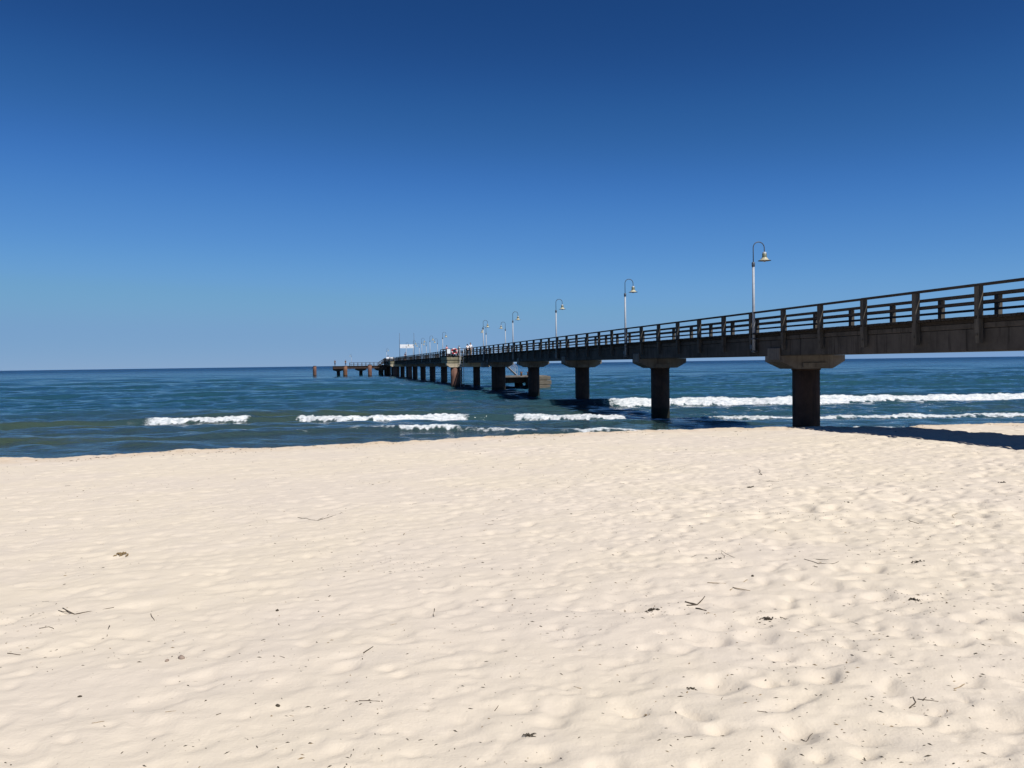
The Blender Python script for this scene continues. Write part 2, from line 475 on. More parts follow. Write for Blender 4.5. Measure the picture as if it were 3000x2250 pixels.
# ------------------------------------------------------------------ sea
ys = []; y = 20.0
while y < 34: ys.append(y); y += .075
while y < 58: ys.append(y); y += .085
while y < 25000:
    ys.append(y); y += max(.09, min(y*y/7200/3.2, y*.06))
ys = np.array(ys)
tc = np.linspace(-.86, .86, 1500)
tt = np.concatenate([[-30, -9, -4, -2.2, -1.5, -1.1], tc, [1.1, 1.5, 2.2, 4, 9, 30]])
YY = np.repeat(ys[:, None], len(tt), 1); XX = tt[None]*YY
DY = np.repeat(np.gradient(ys)[:, None], len(tt), 1); DX = YY*(tc[1]-tc[0])
sd = shore(XX) + 3.0; off = YY - sd
ZS = np.zeros_like(YY)
grow = sstep(0, 14, off)
rng = np.random.default_rng(23)
calm = .42 + .58*sstep(22, 48, off)
for k in range(46):
    lam = .9*1.075**k * rng.uniform(.9, 1.1)
    ang = rng.normal(0, .36 if lam < 6 else .16) + .04
    kx = 2*np.pi/lam*math.sin(ang); ky = 2*np.pi/lam*math.cos(ang)
    amp = .0075*lam*(1.0 if lam < 6 else .62)
    fade = np.clip(lam/(3.0*np.maximum(DY*abs(math.cos(ang)), DX*abs(math.sin(ang)))) - .7, 0, 1)
    gate = 1 + .8*pnoise(XX/(lam*5)+k, YY/(lam*3.), 60+k)
    ph = kx*XX + ky*YY + rng.uniform(0, 6.28) + .8*pnoise(XX/(lam*3.5), YY/(lam*4)+k*3.1, 120+k)
    w_ = np.sin(ph); w_ = w_ + .22*np.cos(2*ph)
    ZS += amp*fade*gate*w_*(.35+.65*grow)*(calm if lam > 3.5 else 1.0)
foam = np.zeros_like(YY)
def breaker(X, Yc, A, F, wf, wb, lump=.10, ff=1.25, fb=.12, seed=0, tail=0.0, taillen=2.5, wob=.25):
    global ZS, foam
    yc = np.interp(XX, X, Yc) + wob*pnoise(XX*.42, XX*0+.5, 200+seed) + wob*.35*pnoise(XX*1.7, XX*0+.5, 210+seed)
    a = np.interp(XX, X, A)*(1+.14*pnoise(XX*.5, XX*0+.5, 220+seed)); f = np.interp(XX, X, F)
    v = YY - yc
    near = (v > -8) & (v < 9)
    prof = np.where(v < 0, np.exp(-(v/wf)**2), np.exp(-(v/wb)**2))
    ZS = ZS*(1-.5*prof*np.clip(a/.3, 0, 1)) + a*prof - .16*a*np.exp(-((v+2.2*wf)/(1.2*wf))**2)
    edge = .20*pnoise(XX*2.3, YY*.5, 230+seed) + .16*pnoise(XX*6., YY*.8, 240+seed)
    m = np.sqrt(np.clip(f, 0, 1))*sstep(fb+.10, fb-.10, v+edge)*sstep(-ff-.35, -ff+.25, v+edge*1.5)
    tl = tail*f*sstep(-ff+.1, -ff-.3, v)*sstep(-ff-taillen, -ff-.1, v)*(.55+.5*pnoise(XX*.7, YY*1.8, 250+seed))
    foam = np.maximum(foam, np.where(near, np.maximum(m, tl), 0))
    L = fbm(XX*2.4, YY*1.9, 5, 260+seed, .68)
    ZS = ZS + np.where(near, m*lump*(.55+L), 0)
# A: long wave line that runs past the first piles; broken in three places on the left
XA = [-60, -30, -24.9, -21.8, -18.9, -18.2, -17.6, -14.6, -13.7, -13.2, -11.2, -10.7, -8.5, -6.3, -3.9, -3.1, -2.4, -2.2, 0, .4, 1.5, 3.4, 5, 6.5, 9.0, 11, 13.3, 15.1, 20.7, 24.8, 40, 70]
YA = [40, 40, 40.2, 41.2, 42.1, 42.1, 42.1, 42.2, 42.2, 42.3, 42.6, 42.5, 41.6, 43.0, 44.0, 44.1, 44.1, 44.0, 44.0, 44.0, 43.6, 42.8, 42, 41, 40.4, 40, 39.8, 40.5, 41, 40.4, 40, 39]
AA = [.2, .22, .27, .32, .36, .36, .34, .34, .36, .34, .33, .33, .33, .33, .33, .32, .31, .31, .33, .34, .33, .3, .24, .15, .12, .12, .13, .13, .13, .13, .13, .13]
FA = [0, 0, 0, 0, 0, .5, 1, 1, .9, 0, 0, .8, 1, 1, 1, .9, .4, 0, 0, .9, 1, 1, 1, .8, .45, .62, .66, .70, .74, .72, .75, .75]
breaker(XA, YA, AA, FA, .46, 2.0, .045, .52, .10, 1, .8, 2.8)
# B: the big broken wave on the right, still green under the pier
XB = [-14, -6, -2.2, 1.4, 4.3, 5.9, 6.9, 10.5, 16.4, 18.6, 25.4, 31.9, 45, 90]
YB = [55, 54, 53.1, 52.9, 52, 51, 50.6, 50.4, 49.2, 49.8, 50.5, 51.5, 53, 55]
AB = [0, .05, .14, .34, .46, .52, .52, .52, .52, .52, .52, .52, .5, .4]
FB = [0, 0, 0, 0, 0, .25, 1, 1, 1, 1, 1, 1, 1, 1]
XB = [x*1.071 for x in XB]; YB = [y*1.071 for y in YB]; AB = [a*.86 for a in AB]
breaker(XB, YB, AB, FB, .62, 2.6, .05, 1.0, .2, 2, .8, 6.0, .22)
# D: low surge lines close to the sand
XD = [-40, -14, -12.8, -11.3, -9, -7.4, -5, -4.3, -2.8, -2.4, -2.1, -.5, .8, 1.3, 2.4, 2.9, 4.6, 5.4, 8, 12, 14]
YD = [33, 33.6, 34.3, 35.1, 35.8, 36, 35.8, 35.7, 35.7, 35.5, 35.0, 34.6, 34.3, 34.2, 34.3, 34.2, 34.2, 34.1, 34, 34.4, 35]
AD = [.03, .08, .12, .15, .15, .16, .17, .18, .18, .16, .12, .12, .11, .08, .07, .08, .08, .05, .04, .03, .02]
FD = [0, 0, 0, 0, .1, .2, .35, .9, 1, .5, .2, .4, .3, .1, .2, .7, .7, .4, .2, .4, 0]
breaker(XD, YD, AD, FD, .40, 1.3, .025, .40, .08, 3, .15, .8, .2)
XE = [11, 12, 12.6, 13.6, 14.6, 15.6, 17]; breaker(XE, [34, 33.9, 33.8, 33.7, 33.9, 34.3, 35], [.02, .05, .08, .09, .07, .04, .02], [0, .2, .5, .7, .55, .3, 0], .4, 1.0, .05, .4, .1, 4, 0, 1, .2)
# unbroken swells further out
for (X, Y, A, wf, wb, sd_) in (
    ([2, 8.2, 14, 22, 28.4, 36], [67, 66.9, 68.3, 67, 63.5, 62], [0, .26, .30, .28, .24, 0], 1.6, 3.2, 11),
    ([-40, -27, -21.8, -16, -12], [51, 50.4, 50.2, 48.8, 48], [.1, .2, .22, .2, 0], 1.1, 2.6, 12),
    ([26, 33.8, 40, 55], [72, 71.5, 70.5, 70], [0, .28, .3, .2], 1.7, 3.4, 13),
    ([-30, -20.8, -18.2, -15.5, -13, -10.5], [33.6, 33.6, 33.4, 32, 31.5, 31.4], [.06, .1, .1, .1, .1, .03], .5, 1.2, 14),
    ([-34, -26, -18, -10, -4], [37, 37.2, 37.6, 38.4, 39], [.06, .1, .11, .1, .04], .6, 1.5, 15),
    ([-12, -6, 0, 4], [60, 58.5, 57, 56], [.02, .16, .18, .05], 1.2, 2.6, 16),
    ([-26, -14, -4], [72, 69, 66], [.05, .2, .05], 1.6, 3.2, 17),
    ([-60, -36, -20, -8], [90, 88, 86, 85], [.1, .22, .22, .05], 2.0, 4.0, 18)):
    breaker(X, Y, A, [0]*len(X), wf, wb, 0, 1, .1, sd_)
# floating lace of old foam between the breakers on the right and near the sand
lace = .34*sstep(4, 9, XX)*sstep(54, 51, YY)*sstep(37, 41, YY)*sstep(.05, .5, fbm(XX*.35, YY*1.3, 4, 77)+.2)
lace += .22*sstep(-12, -6, XX)*sstep(8, 4, XX)*sstep(43, 41, YY)*sstep(35.5, 38, YY)*sstep(.1, .5, fbm(XX*.4, YY*1.3, 4, 78)+.1)
foam = np.maximum(foam, lace)
ZS = np.where(off < 1.5, ZS*sstep(-2, 1.5, off), ZS)
ZS[:, :6] = 0; ZS[:, -6:] = 0; ZS = np.where(YY > 3000, -.02, ZS)
mud = fbm(XX*.03, YY*.06, 3, 88)
shal = np.clip(1.02 - sstep(2, 46, off + mud*15 + .25*np.abs(XX+4)), 0, 1)
far = sstep(5.0, 7.4, np.log(YY))
sea = grid_mesh('sea', XX, YY, ZS, M['water'], {'foam': foam, 'shal': shal, 'far': far})
tag(sea, kind='structure')

# ------------------------------------------------------------------ pier  (local x = across, y = along, origin at the first pile)
C0, S0, SP = 17.72, 28.22, 14.041
def pierthing(name, c, s, z=0.0, extra=0.0): return empty(name, W(c, s, z), RZ+extra)
pier = pierthing('pier', C0, S0)
tag(pier, 'long dark concrete and timber pier on single steel piles running out to sea', 'pier')
SEND = 240.5 - S0
# deck planks
d = MB(); s = -24.0
while s < SEND:
    w = rnd.uniform(.135, .145)
    a0 = -1.56 + rnd.uniform(-.035, .025); a1 = 1.44 + rnd.uniform(-.03, .03)
    dz = rnd.uniform(-.004, .004)
    d.box(a0, a1, s, s+w-.012, 3.875+dz, 3.945+dz); s += w
for c in (-1.40, -.5, .4, 1.15): d.box(c, c+.12, -24, SEND, 3.785, 3.872)
d.build('deck', M['deck'], pier)
# girders, jointed at each lamp
joints = [-24.0] + [29.35 + SP*k - S0 for k in range(0, 16)] + [SEND]
for a, b in zip(joints[:-1], joints[1:]):
    g = MB()
    g.box(-1.33, 1.28, a+.02, b-.02, 3.05, 3.64, bev=.025)
    g.box(-1.37, 1.33, a+.02, b-.02, 3.64, 3.78, bev=.015)
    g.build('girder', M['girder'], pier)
def crosshead(mb, c0, c1, s, cp, ztop=3.046, half=.58, w=.75):
    # tapered hammerhead across the pier
    prof = [(c0, ztop), (c0, 2.83), (cp-w, 2.55), (cp+w, 2.55), (c1, 2.83), (c1, ztop)]
    n = len(prof)
    vs = [(x, s-half, z) for x, z in prof] + [(x, s+half, z) for x, z in prof]
    fs = [tuple(range(n)), tuple(range(2*n-1, n-1, -1))] + [(i, i+n, (i+1) % n + n, (i+1) % n) for i in range(n)]
    mb._add(vs, fs)
for k in range(16):
    s = SP*k
    cm = MB()
    if k == 5:      # carries the near viewing bay
        crosshead(cm, -3.72, 1.33, s-.4, -.9, 3.046, .6, 2.4)
    elif k == 12:
        crosshead(cm, -2.85, 1.33, s, -.8, 3.046, .6, 1.7)
    else:
        crosshead(cm, -1.33, 1.31, s, .04)
        cm.box(-1.40, -1.335, s-.56, s+.30, 2.88, 3.34, bev=.02)    # bearing block at the side of the girder
        cm.box(-.48, .5, s-.66, s-.585, 2.60, 2.78, bev=.01)
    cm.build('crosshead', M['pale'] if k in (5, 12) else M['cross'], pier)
    r_ = .5 if k not in (5,) else .42
    pm = MB(); x = .04
    pm.tube([(x, s, -4), (x, s, 0), (x, s, 1.4), (x, s, 2.552)], r_, 28)
    pm.tube([(x, s, 2.49), (x, s, 2.548)], r_+.03, 28)
    pm.build('pile', M['pile'], pier)
for (x, s, r_, m_) in ((-2.72, SP*5-.5, .47, 'red'), (-1.72, SP*12, .47, 'red'), (-.42, SP*4+.3, .45, 'pile'), (-1.0, SP*10, .42, 'red'), (-.9, SP*15, .5, 'pile'), (-2.1, SP*15-.2, .5, 'pile')):
    pm = MB(); pm.tube([(x, s, -4), (x, s, 0), (x, s, 1.4), (x, s, 2.56)], r_, 24)
    o = pm.build('pile', M[m_], pier)
    if m_ == 'red': o['label'] = 'rusty red pile under the viewing bay'
for k in (4, 10, 15):
    cm = MB(); crosshead(cm, -1.9 if k != 15 else -3.0, -1.335, SP*k+(.3 if k == 4 else 0), -1.5, 3.03, .55, .35)
    cm.build('crosshead', M['cross'], pier)
# railings
def post_mb(side, s):
    m = MB()
    x0, x1 = (-1.56, -1.42) if side < 0 else (1.36, 1.50)
    j = rnd.uniform(-.012, .012)
    w = rnd.uniform(.068, .08)
    vs = []
    for z, h, dx in ((3.25, w*.86, .03 if side < 0 else -.03), (3.7, w, 0), (4.70, w*1.02, 0)):
        vs += [(x0+dx, s-h+j, z), (x1, s-h+j, z), (x1, s+h+j, z), (x0+dx, s+h+j, z)]
    fs = [(3, 2, 1, 0), (8, 9, 10, 11)] + [(i*4+k, i*4+(k+1) % 4, i*4+4+(k+1) % 4, i*4+4+k) for i in range(2) for k in range(4)]
    m._add(vs, fs)
    m.box(x0-.012 if side < 0 else x1, x0 if side < 0 else x1+.012, s-.03, s+.03, 3.44, 3.50)
    return m
def fence(side, gaps, ph):
    sgn = side
    x_in = -1.415 if side < 0 else 1.355
    posts = [ph + 2.3078*i - S0 for i in range(-2, 97)]
    posts = [p for p in posts if p < SEND-.3 and not any(a < p < b for a, b in gaps)]
    def runs():
        e = -24.0; cuts = []
        for a, b in sorted(gaps): cuts.append((e, a)); e = b
        cuts.append((e, SEND)); return cuts
    ros = []
    for a, b in runs():
        rl = MB(); q = a
        while q < b - .05:
            e = min(b, q + 4.6156)
            for z0, z1 in ((4.262, 4.334), (4.458, 4.528)):
                j = rnd.uniform(-.006, .006)
                if side < 0: rl.box(x_in, x_in+.055, q+.004, e-.004, z0+j, z1+j)
                else: rl.box(x_in-.055, x_in, q+.004, e-.004, z0+j, z1+j)
            q = e
        ro = rl.build('railing', M['rail'], pier)
        hr = MB(); q = a
        while q < b - .05:
            e = min(b, q + 4.6156); j = rnd.uniform(-.004, .004)
            xc = -1.47 if side < 0 else 1.42
            hr.box(xc-.085, xc+.085, q+.004, e-.004, 4.702+j, 4.764+j, bev=.008)
            q = e
        hr.build('handrail', M['rail'], ro)
        ros.append((a, b, ro))
    def at(p): return next(r for a, b, r in ros if a-.01 <= p <= b+.01)
    nn = 50
    for p in posts[:nn]:
        post_mb(side, p).build('post', M['post'], at(p))
    if len(posts) > nn:
        mm = MB()
        for p in posts[nn:]:
            q = post_mb(side, p); mm._add(q.v, q.f)
        o = mm.build('post', M['post'], ros[-1][2]); o['kind'] = 'stuff'
fence(-1, [(97.0-S0, 102.6-S0), (196.2-S0, 201.6-S0)], 18.0013)
fence(1, [(93.0-S0, 94.6-S0)], 18.18)
# viewing bays on the near side (part of the pier)
def bay(c0, s0, s1, lad):
    b = MB()
    b.box(c0, -1.385, s0, s1, 3.40, 3.80, bev=.03)
    b.box(c0+.06, -1.39, s0+.06, s1-.06, 3.05, 3.36, bev=.02)
    bo = b.build('bay_slab', M['olivecon'], pier)
    k = MB(); k.box(c0-.05, -1.30, s0-.05, s1+.05, 3.812, 3.95, bev=.02); k.build('bay_deck', M['deck'], bo)
    r_ = MB()
    for z0, z1 in ((4.262, 4.334), (4.458, 4.528), (4.702, 4.764)):
        r_.box(c0+.02, c0+.08, s0, s1, z0, z1)
        r_.box(c0, -1.50, s0, s0+.06, z0+.002, z1+.002); r_.box(c0, -1.50, s1-.06, s1, z0+.002, z1+.002)
    for c, s in ((c0-.05, s0), (c0-.05, (s0+s1)/2), (c0-.05, s1-.1), (-1.6, s0-.02), (-1.6, s1-.05)): r_.box(c, c+.1, s, s+.1, 3.90, 4.70)
    r_.build('bay_railing', M['rail'], bo)
    if lad:
        l = MB(); x = -1.75; y0 = s0-.28
        l.tube([(x, y0, -.6), (x, y0, 4.7)], .03, 8); l.tube([(x-.42, y0, -.6), (x-.42, y0, 4.7)], .03, 8)
        for q in range(16): l.tube([(x-.42, y0, -.4+q*.3), (x, y0, -.4+q*.3)], .018, 6)
        l.build('ladder', M['galv'], pier)
bay(-3.72, SP*5-1.1, SP*5+4.2, True)
bay(-2.85, SP*12-.62, SP*12+4.6, False)

# ------------------------------------------------------------------ pier head, mooring piles, landing
HC, HSs = 9.0, 235.5
head = pierthing('landing_platform', HC, HSs)
tag(head, 'low dark platform with railing at the seaward end of the pier, reaching left', 'platform')
m = MB(); m.box(-7.0, 7.6, -2.2, 2.4, 2.05, 2.72, bev=.03); m.build('slab', M['pile'], head)
m = MB(); x = -7.1
while x < 7.6: m.box(x, x+.17, -2.3, 2.5, 2.725, 2.86); x += .18
m.build('deck', M['deck'], head)
for x in (-5.5, .65, 6.0):
    m = MB(); crosshead(m, x-1.5, x+1.5, 0, x, 2.045, 1.2, .7)
    m.v = [(a, b, {2.045: 2.046, 2.83: 1.72, 2.55: 1.45}[round(c, 3)]) for a, b, c in m.v]
    m.build('crosshead', M['girder'], head)
    m = MB(); m.tube([(x, 0, -4), (x, 0, 0), (x, 0, 1.452)], .48, 22); m.build('pile', M['pile'], head)
rl = MB()
for z in (3.22, 3.72): rl.box(-2.4, 7.5, -2.13, -2.07, z, z+.07); rl.box(-2.4, 7.5, 2.27, 2.33, z, z+.07)
ro = rl.build('railing', M['rail'], head)
for i in range(10):
    m = MB(); x = -2.4+i*1.1; m.box(x, x+.11, -2.2, -2.135, 2.3, 3.72); m.build('post', M['post'], ro)
    m = MB(); m.box(x, x+.11, 2.335, 2.40, 2.3, 3.72); m.build('post', M['post'], ro)
st = pierthing('stairs', 15.55, 233.6, 2.86)
tag(st, 'short dark timber stair with crossed railings between pier deck and end platform', 'stairs')
m = MB()
for k in range(6): m.box(-.7+k*.26, -.42+k*.26, -1.0, 1.0, .12+k*.18, .17+k*.18)
m.build('tread', M['deck'], st)
m = MB()
for y in (-1.06, 1.0): m.bar((-.95, y, 0), (.75, y, 1.12), .06, .24)
m.build('stringer', M['rail'], st)
m = MB()
for y in (-1.06, 1.0):
    m.bar((-.95, y, .95), (.75, y, 2.05), .06, .08); m.bar((-.9, y, .1), (.7, y, 1.95), .05, .06); m.bar((-.95, y, .9), (.72, y, 1.15), .05, .06)
    for x, z in ((-.95, 0), (-.1, .55), (.75, 1.1)): m.box(x-.05, x+.05, y-.05, y+.05, z, z+1.0)
m.build('handrail', M['rail'], st)

def mooring(c, s, top, r, label, mat, cap=True):
    o = pierthing('mooring_pile', c, s)
    tag(o, label, 'pile', 'rusty mooring piles at the pier head')
    m = MB(); m.tube([(0, 0, -4), (0, 0, 0), (0, 0, 1.5), (0, 0, top)], r, 24); m.build('shaft', M[mat], o)
    m = MB(); m.tube([(0, 0, top+.002), (0, 0, top+.07), (0, 0, top+.13)], [r+.03, r+.03, r*.55], 24); m.build('cap', M['darkgrey'], o)
    if cap:
        m = MB(); m.box(-r-.16, -r-.012, -.14, .14, -1.0, top-.15, bev=.02); m.box(-r-.02, -r+.06, -.1, .1, .5, .6); m.box(-r-.02, -r+.06, -.1, .1, top-.6, top-.5); m.build('fender', M['timber'] if False else M['deck'], o)
mooring(5.3, 229.5, 2.80, .5, 'orange brown mooring pile with a person behind it, before the low platform', 'orange')
mooring(11.35, 220.0, 3.0, .52, 'pinkish red mooring pile before the railing of the low platform', 'red', False)
mooring(-2.9, 241.0, 2.9, .42, 'red mooring pile standing alone in open water left of the pier head', 'red')

ld = pierthing('boat_landing', 23.0, 92.6)
tag(ld, 'low concrete boat landing with timber clad nose behind the pier piles', 'boat landing')
m = MB(); m.box(-3.1, 1.9, 1.3, 4.6, .62, 1.30, bev=.03); m.box(-.33, 1.9, -.14, 1.29, .30, 1.30, bev=.02); m.build('slab', M['pile'], ld)  # set-back body in dark material, painting in the shade of the void below the top
m = MB(); m.box(-3.15, 1.95, -.15, 4.65, 1.303, 1.47, bev=.015); m.build('top', M['cross'], ld)
m = MB()
for z0, z1, x1 in ((-.5, .36, 2.25), (.40, .90, 2.38), (.95, 1.40, 2.28)):
    m.box(-.35, x1, -.42, -.16, z0, z1, bev=.04); m.box(1.96, x1+.02, -.30, 4.5, z0+.003, z1-.003, bev=.04)
m.build('fender', M['timber'], ld)
for x, y in ((-.75, 1.8), (-2.9, 1.8), (1.4, 1.8), (-.75, 3.9), (1.4, 3.9)):
    m = MB(); m.tube([(x, y, -4), (x, y, 0), (x, y, .615)], .26, 16); m.build('pile', M['pile'], ld)
m = MB()
for x in (-1.0, -.2): m.tube([(x, .4, 1.472), (x, .4, 1.78), (x, .4, 1.92)], [.13, .10, .17], 14)
m.build('bollard', M['orange'], ld)
gw = pierthing('gangway', 20.0, 93.8, 0)
tag(gw, 'pale metal gangway sloping from the pier down to the boat landing', 'gangway')
m = MB(); m.bar((-.85, 0, 3.92), (1.6, 0, 1.56), 1.0, .10); m.build('walkway', M['galv'], gw)
m = MB()
for y in (-.5, .5):
    m.bar((-.85, y, 4.85), (1.6, y, 2.5), .05, .05); m.bar((-.85, y, 4.4), (1.6, y, 2.05), .04, .04)
    for t in (0, .33, .66, 1): m.box(-.87+2.45*t, -.83+2.45*t, y-.02, y+.02, 3.95-2.36*t, 4.85-2.35*t)
m.build('handrail', M['galv'], gw)

# ------------------------------------------------------------------ lamps
def make_lamp():
    o = empty('street_lamp')
    m = MB()
    m.tube([(0, 0, 0), (0, 0, 1.6), (0, 0, 3.32)], [.056, .054, .046], 14)
    m.build('pole', M['galv'], o)
    m = MB(); m.tube([(0, 0, 3.30), (0, 0, 3.32), (0, 0, 3.46), (0, 0, 3.49)], [.05, .063, .063, .03], 14); m.build('collar', M['darkgrey'], o)
    a = [(0, 0, 3.48), (0, 0, 3.95)]
    for k in range(13):
        t = math.pi*k/12
        a.append((.235 - .235*math.cos(t), 0, 4.035 + .225*math.sin(t)))
    a += [(.472, 0, 3.95), (.475, 0, 3.86)]
    m = MB(); m.tube(a, .019, 8); m.build('arm', M['darkgrey'], o)
    m = MB()
    m.lathe([(.0, 3.885), (.055, 3.88), (.075, 3.86), (.078, 3.82), (.086, 3.815), (.086, 3.70), (.10, 3.66), (.145, 3.60), (.165, 3.575), (.25, 3.548), (.252, 3.538), (.16, 3.55), (.05, 3.60)],
            .475, 0, 24, [2, 2, 2, 0, 0, 0, 1, 1, 1, 3, 3, 1])
    m.build('lamp_shade', [M['olive'], M['cream'], M['galv'], M['darkgrey']], o)
    m = MB(); m.lathe([(.09, 3.56), (.085, 3.53), (.05, 3.505), (.0, 3.495)], .475, 0, 16); m.build('bulb', M['glass'], o)
    m = MB(); m.box(-.07, .135, .058, .20, .12, .30, bev=.015); m.box(-.075, .13, -.075, .075, .50, .54); m.box(-.075, .13, -.075, .075, 0.02, .06); m.build('bracket', M['darkgrey'], o)
    return o
lamp0 = make_lamp()
LG = 'gooseneck lamps along the pier'
NEAR = [(29.30, 'tall grey gooseneck lamp above the first pile, closest to the beach'),
        (43.35, 'second grey gooseneck lamp from the beach, between the two nearest piles'),
        (57.40, 'third gooseneck lamp from the beach on the near railing'),
        (71.45, 'fourth gooseneck lamp from the beach, between the small left facing lamp and the third'),
        (85.50, 'fifth near side gooseneck lamp, just right of a shorter lamp pole'),
        (116.3, 'gooseneck lamp rising just left of the people at the viewing bay'),
        (130.9, 'small gooseneck lamp next left after the one by the viewing bay'),
        (142.4, 'distant gooseneck lamp, second to the right of the white banner'),
        (156.5, 'distant gooseneck lamp overlapping the right end of the white banner'),
        (170.5, 'distant gooseneck lamp seen through the middle of the white banner'),
        (226.5, 'farthest gooseneck lamp on the main deck, left of the banner')]
FARL = [(89.0, 'left facing gooseneck lamp on the far railing, the nearest of those'),
        (100.2, 'left facing gooseneck lamp, half hidden behind a taller lamp'),
        (145.5, 'tiny left facing lamp between two lamps left of the viewing bay'),
        (162.0, 'tiny left facing lamp just right of the banner, taller of that pair'),
        (174.5, 'tiny left facing lamp beside the right mast of the banner')]
first = True
for lst, c, ex in ((NEAR, 16.2, 0), (FARL, 19.33, math.pi)):
    for s, lab in lst:
        o = lamp0 if first else copy_tree(lamp0); first = False
        o.location = W(c, s, 3.2); o.rotation_euler = (0, 0, RZ+ex)
        tag(o, lab, 'lamp', LG)
o = copy_tree(lamp0); o.location = W(7.2, 236.5, 2.5); o.scale = (.85, .85, .85); o.rotation_euler = (0, 0, RZ+math.pi)
tag(o, 'faint small lamp on the low platform at the pier head', 'lamp', LG)

# ------------------------------------------------------------------ banner, mast, lifebuoy, info board
bn = pierthing('banner_gate', 18.0, 187.0, 3.95)
tag(bn, 'white banner stretched between two thin masts across the far pier', 'banner')
for x in (-1.68, 1.55):
    m = MB(); m.tube([(x, 0, 0), (x, 0, 3), (x, 0, 6.1)], [.055, .05, .035], 10); m.build('mast', M['darkgrey'], bn)
m = MB(); m.box(-1.60, 1.48, -.02, .02, 2.72, 3.56); fo = m.build('banner', M['white'], bn)
m = MB()
for k in range(15):
    if k in (4, 9): continue
    m.box(-1.15+k*.155, -1.05+k*.155, -.026, -.021, 2.90, 3.0)
m.build('lettering', M['grey'], fo)

lb = pierthing('lifebuoy', 14.9, SP*5+S0-1.26, 4.42)
tag(lb, 'red and white lifebuoy hanging on the viewing bay railing', 'lifebuoy')
m = MB(); m.torus((0, 0, 0), .29, .085, 32, 10, lambda i: 1 if (i % 8) in (0, 1) else 0); m.build('ring', [M['redpaint'], M['white']], lb)
m = MB(); m.torus((0, -.02, 0), .385, .012, 32, 6); m.build('rope', M['white'], lb)
ib = pierthing('notice_board', 14.22, SP*5+S0-1.30, 4.40)
tag(ib, 'small white board fixed to the viewing bay railing beside the lifebuoy', 'board')
m = MB(); m.box(-.2, .2, -.02, .02, -.24, .30, bev=.008); p_ = m.build('panel', M['white'], ib)
m = MB()
for x in (-.12, .12): m.box(x-.02, x+.02, .022, .055, -.30, .36)
m.build('bracket', M['darkgrey'], ib)

# ------------------------------------------------------------------ people
def skin_mesh(name, verts, edges, radii, mat, parent, lvl=1):
    me = bpy.data.meshes.new('tmp'); me.from_pydata(verts, edges, []); me.update()
    ob = bpy.data.objects.new('tmp', me); COL.objects.link(ob)
    md = ob.modifiers.new('s', 'SKIN'); md.use_smooth_shade = True
    sv = me.skin_vertices[0].data
    for i, r_ in enumerate(radii): sv[i].radius = r_ if isinstance(r_, tuple) else (r_, r_)
    sv[0].use_root = True
    sb = ob.modifiers.new('u', 'SUBSURF'); sb.levels = lvl; sb.render_levels = lvl
    dg = bpy.context.evaluated_depsgraph_get()
    nm = bpy.data.meshes.new_from_object(ob.evaluated_get(dg))
    bpy.data.objects.remove(ob); bpy.data.meshes.remove(me)
    nm.name = name; nm.materials.clear(); nm.materials.append(mat)
    o = bpy.data.objects.new(name, nm); COL.objects.link(o); o.parent = parent
    return o
